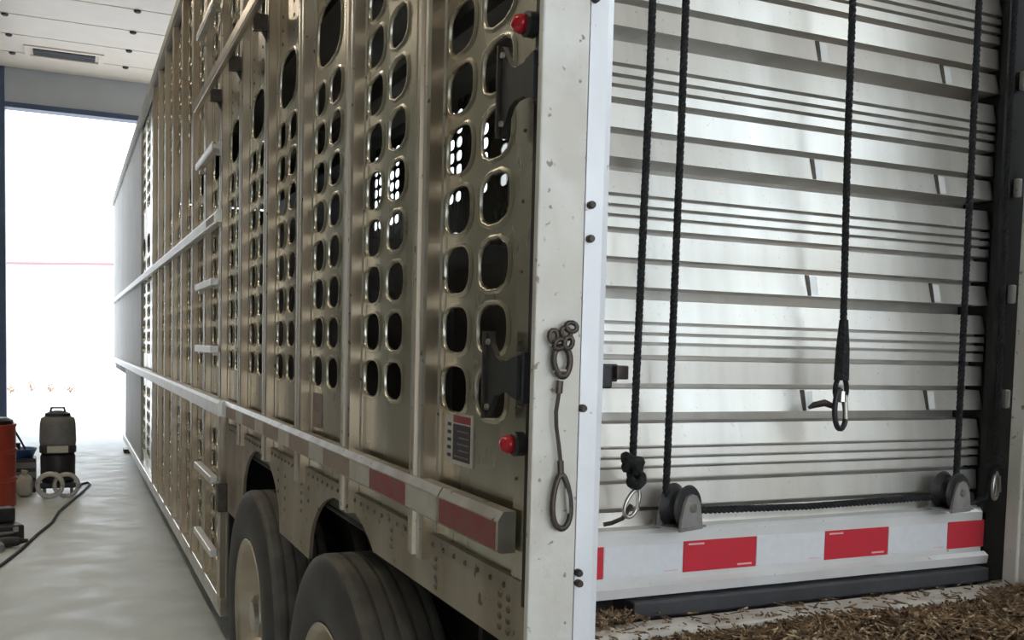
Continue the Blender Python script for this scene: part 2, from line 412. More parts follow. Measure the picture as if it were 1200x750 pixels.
# roof with rounded eaves
rp = [(-.0, 3.84), (-.012, 3.86), (-.012, 3.93), (.02, 3.975), (.12, 4.02), (TW-.12, 4.02), (TW-.02, 3.975), (TW+.012, 3.93), (TW+.012, 3.84), (TW-.02, 3.84), (TW-.05, 3.97), (.05, 3.97), (.03, 3.84)]
bm = bmesh.new(); prism(bm, rp, .08, YE, 'y'); obj('roof', bm, 'nose_alu', TR)
# decks inside
obj('rear_deck', B(PX+.005, TW-PX-.005, .06, 3.55, 1.12, 1.19), 'deck_alu', TR)
obj('upper_deck', B(PX+.03, TW-PX-.03, 4.1, YE-.1, 2.20, 2.26), 'deck_alu', TR)
obj('pot_floor', B(PX+.01, TW-PX-.01, 3.58, 12.55, .27, .33), 'deck_alu', TR)
obj('nose_floor', B(PX+.01, TW-PX-.01, 12.6, YE-.03, 1.15, 1.25), 'deck_alu', TR)
for y in (3.60, 7.2): obj('bulkhead', B(PX+.03, TW-PX-.03, y, y+.04, 1.25, 2.19), 'deck_alu', TR)
obj('gate', B(1.25, 1.29, .3, 3.55, 1.20, 2.05), 'deck_alu', TR)
for z in (2.33, 2.75): obj('interior_rail', B(PX+.04, PX+.08, .2, 3.5, z, z+.05), 'deck_alu', TR)
# rails along the side
def rail(name, y0, y1, z0, z1, x, m='rail_alu'):
    h = z1-z0
    bm = bmesh.new(); prism(bm, [(0.02, z0), (x+.006, z0), (x, z0+.005), (x, z1-.016), (x+.010, z1), (.02, z1)], y0, y1, 'y')
    return obj(name, bm, m, TR)
def strips(par, z0, z1, x, seq):
    for y0, y1, c in seq:
        obj('reflective_strip', B(x-.0016, x-.0002, y0, y1, z0, z1), c, par)
r1 = rail('rub_rail', .175, .462, 1.272, 1.345, -.014); strips(r1, 1.278, 1.326, -.014, [(.185, .455, 'tape_red_dirty')])
r2 = rail('rub_rail', .468, 3.36, 1.272, 1.345, -.014)
seq = [(.472, .66, 'tape_white_dirty'), (.662, .93, 'tape_red_dirty')]
y = .932
while y < 3.2:
    seq.append((y, min(y+.178, 3.35), 'tape_white_dirty')); y += .18
    if y < 3.2: seq.append((y, min(y+.278, 3.35), 'tape_faded')); y += .28
strips(r2, 1.278, 1.326, -.014, seq)
r3 = rail('rub_rail', 3.365, 12.9, 1.268, 1.345, -.034, 'rail_white')
r4 = rail('rub_rail', 12.905, YE, 1.268, 1.345, -.034, 'rail_white')
u1 = rail('upper_rail', 3.53, YE, 2.215, 2.275, -.026, 'rail_white')
seq = []; y = 3.6
for i in range(3): seq.append((y, y+.28, 'tape_faded')); y += .75
strips(u1, 2.222, 2.255, -.026, seq[:1])
obj('sill_rail', B(.0, .06, 3.5, 12.6, .25, .34, bev=.006), 'rail_alu', TR)
# stand-off hand rail high on the side
hr = obj('hand_rail', B(-.075, -.045, 1.0, 4.06, 2.845, 2.895, bev=.006), 'post_alu', TR)
for k_ in range(1, 6):
    y = .64+PIT*k_
    bm = bmesh.new(); box(bm, -.05, .0, y-.015, y+.015, 2.80, 2.86); tube(bm, [(-.04, y, 2.85), (.01, y, 2.76)], .008, 6); obj('stand_off', bm, 'steel_dark', hr)
# climbing rungs between two posts, each with a pair of legs
for z in (3.26, 2.57, 1.918, 1.588, .945, .58):
    r = obj('step_rung', B(-.055, -.015, 3.47, 4.12, z-.018, z+.018, bev=.006), 'rail_white' if z < 2 else 'rail_alu', TR)
    for y in (3.56, 4.15): obj('rung_leg', B(-.03, .01, y-.012, y+.012, z-.03, z-.012), 'rail_alu', r)
# rear corner of the trailer side: flange, lights, hold-back brackets, label
obj('corner_flange', B(.026, .05, .02, .205, 1.06, 3.9, bev=.004), 'panel_alu', TR)
def clearance_light(y, z):
    bm = bmesh.new(); lathe(bm, [(.0, .012), (.021, .012), (.021, -.004), (.017, -.008), (0, -.008)], 18, 'x', (0, y, z))
    l = obj('clearance_light', bm, 'black_plastic', TR)
    bm = bmesh.new(); lathe(bm, [(.0, -.008), (.016, -.008), (.016, -.014), (.013, -.022), (.007, -.027), (0, -.028)], 18, 'x', (0, y+.003, z))
    obj('lens', bm, 'lens_red', l, True)
clearance_light(.135, 2.158); clearance_light(.142, 1.466)
def holdback(z, y0=.0):
    P = [(.250, -.072), (.243, -.074), (.226, -.055), (.208, -.033), (.190, -.026), (.160, -.026), (.140, -.032), (.120, -.036), (.120, .038), (.140, .034), (.160, .028), (.190, .028), (.208, .036), (.226, .056), (.240, .076), (.250, .076)]
    bm = bmesh.new(); prism(bm, [(a+y0, z+b) for a, b in P], -.012, -.002, 'x')
    h = obj('holdback_bracket', bm, 'bracket_black', TR)
    obj('flange', B(-.018, .006, .247+y0, .252+y0, z-.076, z+.079), 'steel_dark', h)
    obj('base', B(-.006, .012, .112+y0, .135+y0, z-.042, z+.044, bev=.003), 'bracket_black', h)
    for q in (-.055, .060):
        bm = bmesh.new(); lathe(bm, [(0, -.017), (.005, -.017), (.006, -.012), (0, -.012)], 8, 'x', (0, .236+y0, z+q)); obj('bolt', bm, 'steel_bright', h)
holdback(1.578); holdback(2.064, -.034)
st = obj('warning_label', B(.0365, .0395, .415, .560, 1.388, 1.492), 'sticker_white', TR)
obj('print', B(.0359, .0364, .424, .515, 1.396, 1.470), 'sticker_dark', st)
obj('print', B(.0359, .0364, .424, .515, 1.473, 1.488), 'sticker_red', st)
for i in range(5): obj('print', B(.0353, .0358, .432, .432+random.uniform(.05, .075), 1.403+i*.013, 1.4055+i*.013), 'sticker_faded', st)
for i in range(5): obj('print', B(.0359, .0364, .526, .546, 1.400+i*.016, 1.407+i*.016), 'sticker_dark', st)
st = obj('warning_label', B(.0365, .0395, 1.63, 1.74, 1.36, 1.47), 'sticker_faded', TR)
obj('print', B(.0359, .0364, 1.645, 1.725, 1.375, 1.41), 'tape_faded', st)

# skirt with two wheel arches
AX = (1.31, 2.57); WZ = .508
def skirt_bottom(y):
    z = 1.10 if y < 1.0 else (.93 if y < 3.0 else .80)
    if .93 < y < 1.0: z = 1.10
    for a in AX:
        u = (y-a)/.40
        if abs(u) < 1: z = max(z, .93+.255*math.sqrt(1-u*u))
    return z
ys = []; y = .13
while y < 3.47: ys.append(y); y += .02
bm = bmesh.new(); top = []; bot = []; topb = []; botb = []
for y in ys:
    zb = skirt_bottom(y)
    top.append(bm.verts.new((.022, y, 1.225))); bot.append(bm.verts.new((.022, y, min(zb, 1.22))))
    topb.append(bm.verts.new((.034, y, 1.225))); botb.append(bm.verts.new((.034, y, min(zb, 1.22))))
for i in range(len(ys)-1):
    bm.faces.new((top[i], top[i+1], bot[i+1], bot[i])); bm.faces.new((topb[i], topb[i+1], botb[i+1], botb[i]))
    bm.faces.new((bot[i], bot[i+1], botb[i+1], botb[i])); bm.faces.new((top[i], top[i+1], topb[i+1], topb[i]))
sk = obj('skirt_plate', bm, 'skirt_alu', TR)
obj('skirt_band', B(.034, .046, .13, 3.47, 1.17, 1.31), 'panel_alu', TR)
bm = bmesh.new(); random.seed(5)
def rivet(y, z, x=.021, r=.006): lathe(bm, [(0, -.003), (r*.7, -.0025), (r, .001), (0, .002)], 7, 'x', (x, y, z))
y = .22
while y < 3.4: rivet(y, 1.205); y += .06
for y, zz in ((.20, (1.185, 1.165, 1.145, 1.125)), (.235, (1.185, 1.165, 1.145, 1.125)), (.56, (1.18, 1.16, 1.14, 1.12)), (.86, (1.185, 1.165, 1.145)), (1.82, (1.16, 1.13, 1.10, 1.07)), (1.72, (1.16, 1.12)), (2.08, (1.15, 1.11, 1.07, 1.03)), (2.20, (1.16, 1.12, 1.08))):
    for z in zz: rivet(y, z, r=.0075)
rv = obj('rivets', bm, 'rivet', sk); rv['kind'] = 'stuff'
bm = bmesh.new()
for k_ in range(1, 6):
    for z in (2.73, 2.78, 2.83):
        for dy in (.12, .33, .52): lathe(bm, [(0, -.003), (.006, -.002), (.008, .001), (0, .002)], 6, 'x', (PX, .015+PIT*k_+dy, z))
for z_ in [1.40+.12*i for i in range(14)]:
    lathe(bm, [(0, -.003), (.003, -.002), (.004, .001), (0, .002)], 6, 'x', (.026, .190, z_))
rv = obj('rivets', bm, 'rivet', TR); rv['kind'] = 'stuff'
# wheel well liner, black to put shade into the arches, and running gear
bm = bmesh.new(); box(bm, .66, .70, .35, 3.5, .75, 1.17); box(bm, .04, .70, .35, .37, .90, 1.17); box(bm, .04, .70, 3.46, 3.5, .3, 1.17); box(bm, .04, .70, .35, 3.5, 1.125, 1.135)
obj('wheel_well', bm, 'liner_black', TR)
obj('mud_flap', B(.10, .64, .44, .455, .30, 1.02), 'liner_black', TR)
for x in (.78, TW-.88): obj('frame_beam', B(x, x+.1, .3, 3.5, .78, 1.11), 'deck_alu', TR)
bm = bmesh.new(); box(bm, -.045, .0, 3.26, 3.33, .82, .96, bev=.006); lt = obj('latch_box', bm, 'steel_dark', TR)
obj('bolt', T([(-.03, 3.295, .80), (-.03, 3.295, .99)], .010, 8), 'steel_bright', lt)
# landing gear foot seen beyond the belly
lg = obj('landing_leg', B(.10, .22, 13.15, 13.27, .12, 1.16, bev=.01), 'steel_dark', TR)
obj('foot', B(.04, .28, 13.07, 13.35, .0, .06, bev=.008), 'steel_dark', lg)
obj('gear_box', B(.08, .24, 13.12, 13.30, .75, .95, bev=.01), 'steel_dark', lg)
# wheels
def tire_bm():
    R = .515; W = .265
    prof = [(.30, .035)]
    prof += [(.325, .012), (.37, .002), (.42, 0.0), (.455, .004), (.487, .014), (.503, .022), (R-.004, .028)]
    grooves = (.070, .115, .160, .205)
    t = [(R, .040)]
    for g in grooves: t += [(R, g-.006), (R-.014, g-.005), (R-.014, g+.005), (R, g+.006)]
    t += [(R, W-.040)]
    prof += t+[(R-.004, W-.028), (.503, W-.022), (.487, W-.014), (.455, W-.004), (.42, W), (.37, W-.002), (.325, W-.012), (.30, W-.035)]
    bm = bmesh.new(); lathe(bm, prof, 72, 'x', closed=True)
    for f in bm.faces:
        c = f.calc_center_median(); r = math.hypot(c.y, c.z)
        f.material_index = 0 if r > .495 else 1
    return bm
bm = tire_bm(); bmesh.ops.recalc_face_normals(bm, faces=bm.faces[:]); meT = bpy.data.meshes.new('tire'); bm.to_mesh(meT); bm.free()
meT.materials.append(MATS['tire']); meT.materials.append(MATS['tire_side'])
for p in meT.polygons: p.use_smooth = p.material_index == 1
bm = bmesh.new(); lathe(bm, [(.312, .018), (.318, .012), (.310, .010), (.288, .030), (.280, .120), (.262, .150), (.18, .165), (.120, .160), (.120, .175), (.18, .185), (.27, .170), (.296, .140), (.300, .040)], 48, 'x', closed=True)
meR = mesh_from(bm, 'rim', 'rim_alu')
for p in meR.polygons: p.use_smooth = True
bm = bmesh.new(); lathe(bm, [(0, .03), (.06, .03), (.085, .045), (.090, .08), (.118, .09), (.118, .175), (0, .175)], 28, 'x'); meH = mesh_from(bm, 'hub', 'steel_bright')
bm = bmesh.new(); lathe(bm, [(0, .135), (.014, .135), (.017, .142), (.017, .166), (0, .166)], 6, 'x'); meN = mesh_from(bm, 'nut', 'steel_bright')
for a in AX:
    for side in (0, 1):
        for dual in (0, 1):
            xx = -.035+dual*.33
            t = inst('tire', meT, TR, ((xx if side == 0 else TW-xx), a, WZ), (0, 0, 0 if side == 0 else PI))
            if dual == 0:
                r = inst('rim', meR, t); 
                inst('hub', meH, t)
                for q in range(10):
                    th = 2*PI*q/10; inst('wheel_nut', meN, t, (0, .145*math.cos(th), .145*math.sin(th)))
    obj('axle', T([(.2, a, WZ), (TW-.2, a, WZ)], .065, 14), 'steel_dark', TR)

# ------------------------------------------------------------------ rear end: roll-up door
PZ = .2035; Z0 = 1.5188
pts = [(.018, -.010), (.075, -.010), (.075, .009), (.006, .009), (.016, .047), (.048, .047), (.048, .056), (.010, .056), (.014, .094), (.044, .095), (.044, .103), (.010, .103),
       (.012, .1185), (.034, .1185), (.034, .1240), (.010, .1240), (.012, .1345), (.034, .1345), (.034, .1400), (.010, .1400), (.012, .1515), (.034, .1515), (.034, .1570), (.010, .1570), (.018, .1930)]
DX0, DX1 = .032, .958
bm = bmesh.new(); sheet(bm, [(y_+.014, z_) for y_, z_ in pts], DX0, DX1, 'x')
b2 = [(.092, .1930), (.092, -.010)]
# close the back so each slat is a solid plank
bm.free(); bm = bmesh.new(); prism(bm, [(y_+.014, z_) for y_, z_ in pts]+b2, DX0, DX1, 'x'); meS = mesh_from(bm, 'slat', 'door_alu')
DOOR = obj('roll_up_door', B(DX0-.001, DX1+.001, .094, .100, 1.31, 3.2), 'deck_alu', TR)
meC = mesh_from(prism(bmesh.new(), [(.0065, .012), (.0140, .044), (.02, .044), (.02, .012)], 0, .016, 'x'), 'glint', 'rail_white'); meD = mesh_from(prism(bmesh.new(), [(.0060, .0095), (.0140, .0465), (.02, .0465), (.02, .0095)], -.009, -.001, 'x'), 'glint_edge', 'steel_dark')  # bright plates with dark edges built in place of post and rope reflections
for i in range(-1, 9):
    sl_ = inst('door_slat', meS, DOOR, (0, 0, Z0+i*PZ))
    if i >= 0:
        for cx_ in (.515, .815): inst('glint_plate', meC, DOOR, (cx_, .014, Z0+i*PZ)); inst('glint_dark_edge', meD, DOOR, (cx_, .014, Z0+i*PZ))
# the short lowest slat and the bottom rail with the red and white strips
bm = bmesh.new(); prism(bm, [(.030, 1.3050), (.020, 1.3050), (.024, 1.3040+.0), (.024, 1.3052), (.055, 1.3052)], DX0, DX1, 'x'); bm.free()
bm = bmesh.new(); prism(bm, [(.06, 1.225), (.006, 1.225), (-.008, 1.229), (-.010, 1.245), (.0, 1.2515), (.0, 1.258), (.0, 1.330), (.006, 1.337), (.03, 1.340), (.06, 1.340)], DX0, DX1, 'x')
BR = obj('bottom_rail', bm, 'rail_white', TR)
TX0 = .0924
edges = [-.06, TX0-.0]  # red ends at TX0
x = TX0-.1524; red = True
while x < DX1-.012:
    xe = min(x+.1524, DX1-.004); xs = max(x, DX0+.002)
    s_ = obj('reflective_strip', B(xs+.0008, xe-.0008, -.0014, -.0002, 1.2615, 1.3135), 'tape_red' if red else 'tape_white', BR)
    if xe-xs > .14:
        if red:
            obj('print', B(xs+.010, xs+.042, -.0019, -.0015, 1.3065, 1.3095), 'tape_print', BR)
            obj('print', B(xe-.040, xe-.010, -.0019, -.0015, 1.2660, 1.2690), 'tape_print', BR)
        else: obj('print', B(xe-.036, xe-.010, -.0019, -.0015, 1.2660, 1.2675), 'tape_print', BR)
    x += .1524; red = not red
obj('rubber_seal', B(.14, DX1-.01, -.022, .05, 1.196, 1.224, bev=.004), 'rubber_seal', TR)
# door tracks at both sides; white blocks on them stand for light through gaps
for xa, xb in ((.012, .030), (.960, 1.02)):
    tk = obj('door_track', B(xa, xb, .0, .13, 1.19, 3.3), 'track_black', TR)
    if xa > 0:
        obj('track_lip', B(xa-.012, xa, .0, .012, 1.19, 3.3), 'track_black', tk)
        for i in range(0, 9): obj('light_gap_block', B(xa+.022, xa+.034, -.012, .0, Z0+.014+i*PZ, Z0+.050+i*PZ, bev=.003), 'rail_white', tk)
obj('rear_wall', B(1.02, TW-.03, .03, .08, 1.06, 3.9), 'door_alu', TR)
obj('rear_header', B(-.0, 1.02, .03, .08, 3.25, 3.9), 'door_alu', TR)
obj('rear_corner', B(.02, .05, .02, .06, 1.06, 3.9), 'panel_alu', TR)
# small door latch near the left edge
lt = obj('door_latch', B(.056, .112, .006, .018, 1.578, 1.606, bev=.002), 'black_plastic', TR)
obj('knob', B(.070, .092, -.012, .008, 1.568, 1.604, bev=.003), 'black_plastic', lt)
obj('keeper', B(.102, .124, -.008, .010, 1.582, 1.604, bev=.002), 'steel_dark', lt)

# pulleys on the bottom rail
def pulley(x, y, rz, label):
    t = thing('pulley', label, 'pulley', (x, y, 1.3405), rz, 'pulleys on the door rail')
    for s in (-1, 1):
        P = [(-.030, 0), (.030, 0), (.027, .020), (.020, .044), (.012, .055), (0, .059), (-.012, .055), (-.020, .044), (-.027, .020)]
        bm = bmesh.new(); prism(bm, P, s*.022-.0025, s*.022+.0025, 'y'); obj('cheek_plate', bm, 'pulley_steel', t)
    bm = bmesh.new(); lathe(bm, [(0, -.0185), (.033, -.0185), (.036, -.015), (.026, -.003), (.026, .003), (.036, .015), (.033, .0185), (0, .0185)], 28, 'y', (0, 0, .037)); obj('sheave', bm, 'black_plastic', t)
    bm = bmesh.new(); lathe(bm, [(0, -.029), (.007, -.029), (.008, -.025), (.008, .025), (.007, .029), (0, .029)], 12, 'y', (0, 0, .037)); obj('axle_bolt', bm, 'steel_bright', t)
    obj('foot_plate', B(-.034, .034, -.028, .028, .003, .006), 'pulley_steel', t)
    return t
pulley(.222, -.020, math.radians(18), 'grey steel pulley with black wheel at the left end of the door rail')
pulley(.835, -.018, math.radians(8), 'grey steel pulley with black wheel at the right end of the door rail')

# braided ropes: three strands twisted round one path
def braid(name, path, r, label, group='black door ropes', pitch=.028):
    P = [Vector(p) for p in path]; L_ = [0]
    for a, b in zip(P, P[1:]): L_.append(L_[-1]+(b-a).length)
    n = max(8, int(L_[-1]/(pitch/6))); bm = bmesh.new()
    pts_ = []
    for i in range(n+1):
        s = L_[-1]*i/n; j = 0
        while j < len(L_)-2 and L_[j+1] < s: j += 1
        f = (s-L_[j])/(L_[j+1]-L_[j]); pts_.append((P[j].lerp(P[j+1], f), (P[j+1]-P[j]).normalized(), s))
    for k_ in range(3):
        q = []
        for c, t_, s in pts_:
            ref = Vector((0, 1, 0)) if abs(t_.y) < .8 else Vector((1, 0, 0))
            u = t_.cross(ref).normalized(); v = t_.cross(u); a = 2*PI*(s/pitch+k_/3)
            q.append(c+(u*math.cos(a)+v*math.sin(a))*r*.60)
        tube(bm, q, r*.56, 6)
    o = obj(name, bm, 'rope_black', None, True)
    return tag(o, label, 'rope', group)
RR = .0058
def knot(par, c, r, seed):
    random.seed(seed); bm = bmesh.new(); c = Vector(c)
    for q in range(3):
        ax = Vector((random.uniform(-1, 1), random.uniform(-.6, .6), random.uniform(-1, 1))).normalized(); u = ax.orthogonal().normalized(); v = ax.cross(u)
        loop_tube(bm, [c+(u*math.cos(2*PI*i/14)+v*math.sin(2*PI*i/14)*.8)*r*random.uniform(.85, 1.0)+Vector((0, -.003*q, 0)) for i in range(14)], r*.42, 7)
    return obj('knot', bm, 'rope_black', par, True)
def ring_pts(c, w_, h, n=20, tilt=0.0, yaw=0.0, pear=0.0):
    out = []
    for i in range(n):
        a = 2*PI*i/n; x_ = w_*math.cos(a)*(1-pear*math.sin(a)); z_ = h*math.sin(a)
        xt = x_*math.cos(tilt)-z_*math.sin(tilt); zt = x_*math.sin(tilt)+z_*math.cos(tilt)
        out.append((c[0]+xt*math.cos(yaw), c[1]+xt*math.sin(yaw), c[2]+zt))
    return out
def snap_hook(par, c, s=1.0, yaw=0.0, tilt=0.0, m='steel_dark'):
    h = obj('snap_hook', loop_tube(bmesh.new(), ring_pts(c, .0135*s, .030*s, 24, tilt, yaw, .25), .0042*s, 7), m, par, True)
    obj('hook_gate', T([(c[0]+.011*s, c[1]-.003, c[2]-.014*s), (c[0]+.007*s, c[1]-.003, c[2]+.022*s)], .003*s, 6), 'steel_bright', h)
    return h
# rope 1: far left, ends in a knot and hook
ro = braid('rope', [(.138, -.030, 3.15), (.130, -.030, 2.0), (.122, -.030, 1.46)], RR, 'black rope beside the left frame post, knotted above a small hook')
knot(ro, (.119, -.030, 1.450), .017, 3); knot(ro, (.127, -.030, 1.425), .014, 8)
hk = snap_hook(ro, (.124, -.030, 1.388), .8, 0, -.4, 'steel_bright')
tail = obj('cord_tail', T([(.122, -.03, 1.385), (.113, -.02, 1.362), (.098, -.012, 1.354), (.085, -.010, 1.352)], .004, 6), 'steel_dark', ro)
# rope 2 and 4: down to the pulleys and along the rail as one line
braid('rope', [(.202, -.020, 3.15), (.200, -.018, 2.0), (.1965, -.016, 1.42), (.197, -.015, 1.385)], RR, 'black rope running down to the left pulley on the door rail')
braid('rope', [(.258, -.010, 1.366), (.50, -.010, 1.362), (.812, -.008, 1.366)], RR, 'black rope lying taut along the rail between the two pulleys')
braid('rope', [(.834, -.020, 3.15), (.846, -.018, 2.0), (.852, -.016, 1.42), (.852, -.015, 1.385)], RR, 'black rope running down to the right pulley on the door rail')
# rope 3: middle, ends in a snap hook
ro = braid('rope', [(.520, -.030, 3.15), (.533, -.030, 2.0), (.5425, -.030, 1.66), (.543, -.030, 1.600)], RR, 'black rope down the middle of the door ending in a snap hook')
obj('splice', T([(.5425, -.03, 1.69), (.543, -.03, 1.64), (.543, -.03, 1.585)], [.0075, .0115, .013], 10), 'rope_black', ro)
bm = bmesh.new(); loop_tube(bm, ring_pts((.543, -.030, 1.572), .013, .022, 18, 0, 0, .2), .0045, 7); obj('thimble', bm, 'rope_black', ro, True)
hk = snap_hook(ro, (.541, -.032, 1.534), 1.15, .2, .15, 'black_plastic')
obj('swivel', T([(.542, -.034, 1.566), (.541, -.034, 1.548)], [.006, .008], 8), 'steel_bright', ro)
obj('chain_end', T([(.532, -.03, 1.538), (.515, -.022, 1.545), (.498, -.016, 1.541), (.488, -.014, 1.536)], [.005, .007, .006, .003], 6), 'steel_dark', ro)
# rope 5: beside the right frame post with a hook
ro = braid('rope', [(.915, -.030, 3.15), (.926, -.030, 2.0), (.940, -.030, 1.44)], RR*.9, 'black rope beside the right frame post, with a dangling hook')
knot(ro, (.938, -.030, 1.432), .013, 5); snap_hook(ro, (.941, -.030, 1.385), .85, .3, 0, 'steel_bright')
obj('cord_tail', T([(.938, -.03, 1.43), (.932, -.028, 1.39), (.926, -.022, 1.362), (.905, -.014, 1.352), (.89, -.012, 1.350)], .0045, 6), 'rope_black', ro)

# ================================================================== LOADING DOCK and its white frame
DK = struct(obj('dock_platform', B(-.055, 3.4, -4.0, -.035, 0, 1.165, bev=.01), 'dock_concrete'))
sl = struct(obj('trim_4', B(-.044, 1.9, -.092, -.026, 1.120, 1.196, bev=.006), 'dock_concrete'))
FR = thing('dock_frame', 'dirty white steel door frame standing around the trailer door', 'frame', (0, 0, 0))
PY0, PY1 = -.225, -.212
bm = bmesh.new(); box(bm, -.154, -.087, PY0, PY1, 0, 3.5, bev=.003); lp = obj('frame_post', bm, 'post_white', FR)
bm = bmesh.new(); prism(bm, [(-.0845, PY0+.004), (-.060, PY0+.002), (-.050, PY0+.006), (-.046, PY0+.016), (-.046, PY0+.030), (-.0845, PY0+.030)], 1.235, 3.5, 'z')
ed = obj('edge_strip', bm, 'edge_white', lp)
obj('seam', B(-.087, -.0845, PY0+.010, PY0+.030, 1.235, 3.5), 'frame_seam_dark', lp)  # dark brown strip in the seam beside the edge strip
bm = bmesh.new(); box(bm, -.087, -.048, PY0+.001, PY1, 0, 1.232, bev=.004); obj('post_foot', bm, 'post_white', lp)
for z, x in ((2.071, -.080), (1.813, -.078), (1.770, -.078), (1.552, -.082), (1.322, -.080), (1.336, -.081)):
    bm = bmesh.new(); lathe(bm, [(0, -.005), (.004, -.005), (.0052, -.002), (.0052, .006), (0, .006)], 10, 'y', (x, PY0-.0, z)); obj('bolt', bm, 'steel_dark', lp)
# right post, mirrored
rp_ = obj('frame_post', B(.945, 1.10, PY0, -.06, 1.19, 3.5, bev=.006), 'post_white', FR)
obj('edge_strip', B(.938, .950, -.085, -.056, 1.19, 3.5, bev=.003), 'post_white', rp_)
obj('frame_head', B(-.158, 1.10, PY0, PY1, 3.502, 3.66, bev=.006), 'post_white', FR)
# safety cable with two snap hooks hung on the left post
t = thing('safety_cable', 'rusty wire cable with a snap hook at each end hanging on the white post', 'cable', (0, 0, 0))
yy = PY0-.010
u = obj('shackle', loop_tube(bmesh.new(), ring_pts((-.120, yy, 1.612), .0115, .019, 20, .1, 0, -.15), .0044, 7), 'steel_dark', t, True)
obj('pin', T([(-.132, yy, 1.600), (-.108, yy, 1.600)], .003, 6), 'steel_bright', u)
bm = bmesh.new()
for q, (dx, dz) in enumerate(((-.013, .032), (.004, .036), (.011, .044), (-.006, .022), (.006, .024))):
    loop_tube(bm, ring_pts((-.120+dx, yy-.001*q, 1.612+dz), .006, .008, 10, q*.7), .0034, 5)
obj('chain_links', bm, 'steel_dark', t, True)
obj('ferrule', T([(-.122, yy, 1.588), (-.123, yy, 1.572)], .0046, 8), 'steel_dark', t)
obj('wire', T([(-.123, yy, 1.573), (-.127, yy-.001, 1.548), (-.126, yy-.001, 1.530), (-.121, yy, 1.505), (-.118, yy, 1.485)], .0026, 6), 'steel_dark', t)
obj('ferrule', T([(-.118, yy, 1.486), (-.117, yy, 1.470)], .0042, 8), 'steel_dark', t)
h = obj('snap_hook', loop_tube(bmesh.new(), ring_pts((-.115, yy, 1.433), .0125, .035, 26, .04, 0, .28), .0040, 7), 'steel_dark', t, True)
obj('hook_gate', T([(-.104, yy, 1.418), (-.109, yy, 1.462)], .0026, 6), 'steel_bright', h)

# ------------------------------------------------------------------ straw bedding on the dock
random.seed(11)
bm = bmesh.new(); NX, NY = 70, 40; gx0, gx1, gy0, gy1 = -.05, 1.75, -1.0, -.090
def hump(x, y):
    a = .014+.010*math.sin(x*9+1)*math.sin(y*11)+.007*math.sin(x*23+y*17)
    e = .25+.75*min(1, max(0, (-.095-y)/.12)); s = min(1, max(0, (x+.05)/.03))
    return 1.166+max(.0, a+.028)*e*(.5+.5*s)+(.035*max(0, 1-abs(x-.98)/.2)*max(0, 1-abs(y+.06)/.12))
G = [[bm.verts.new((gx0+(gx1-gx0)*i/NX, gy0+(gy1-gy0)*j/NY, hump(gx0+(gx1-gx0)*i/NX, gy0+(gy1-gy0)*j/NY)+random.uniform(-.003, .004))) for j in range(NY+1)] for i in range(NX+1)]
for i in range(NX):
    for j in range(NY): bm.faces.new((G[i][j], G[i+1][j], G[i+1][j+1], G[i][j+1]))
mt = obj('trodden_litter', bm, 'litter'); mt['kind'] = 'stuff'; tag(mt, 'dark trodden manure litter covering the dock floor', 'litter')
V = []; Fc = []
def straw_piece(x, y, z, L_, r, az, el):
    d = Vector((math.cos(az)*math.cos(el), math.sin(az)*math.cos(el), math.sin(el))); u = d.orthogonal().normalized(); v = d.cross(u)
    c = Vector((x, y, z)); i0 = len(V)
    for e in (-.5, .5):
        for k_ in range(3): V.append(c+d*L_*e+(u*math.cos(2*PI*k_/3)+v*math.sin(2*PI*k_/3))*r)
    Fc.extend([(i0, i0+1, i0+4, i0+3), (i0+1, i0+2, i0+5, i0+4), (i0+2, i0, i0+3, i0+5), (i0, i0+2, i0+1), (i0+3, i0+4, i0+5)])
for i in range(15000):
    x = random.uniform(-.04, 1.6); y = -.084-abs(random.gauss(0, .24))
    if y < -1.0: continue
    straw_piece(x, y, hump(x, y)+random.uniform(.0, .012), random.uniform(.008, .042), random.uniform(.0008, .0024), random.uniform(0, 2*PI), random.gauss(0, .35))
for i in range(160):      # bits on the sill and against the seal
    x = random.uniform(.0, 1.0); y = random.uniform(-.11, -.03); straw_piece(x, y, 1.199+random.uniform(0, .004), random.uniform(.006, .025), random.uniform(.0008, .002), random.uniform(0, 2*PI), random.gauss(0, .15))
for i in range(500):
    x = random.gauss(.06, .045); y = random.uniform(-.05, -.0); straw_piece(max(-.04, x), y, 1.199+random.uniform(0, .012), random.uniform(.006, .03), random.uniform(.0008, .002), random.uniform(0, 2*PI), random.gauss(0, .4))
me = bpy.data.meshes.new('straw'); me.from_pydata(V, [], Fc); me.materials.append(MATS['straw'])
so = bpy.data.objects.new('straw', me); COL.objects.link(so); so['kind'] = 'stuff'; tag(so, 'brown trampled straw heaped on the dock in front of the door', 'straw')

# ================================================================== THINGS ALONG THE AISLE
t = thing('steel_drum', 'red steel drum standing on the floor by the open end', 'drum', (-1.44, 8.85, 0))
R = .285
pr = [(0, 0), (R-.01, 0), (R, .012), (R, .24), (R+.014, .255), (R+.014, .275), (R, .29), (R, .51), (R+.014, .525), (R+.014, .545), (R, .56), (R, .765), (R+.008, .775), (R+.008, .795), (R-.012, .795), (R-.018, .775), (0, .775)]
obj('body', lathe(bmesh.new(), pr, 40), 'drum_red', t, False)
bm = bmesh.new(); lathe(bm, [(0, .0), (.16, 0), (.165, .05), (.12, .075), (0, .08)], 24, 'z', (.10, 0, .776)); obj('lid', bm, 'black_plastic', t)
bm = bmesh.new(); lathe(bm, [(0, 0), (.03, 0), (.03, .02), (0, .02)], 12, 'z', (-.15, .1, .776)); obj('bung', bm, 'steel_bright', t)

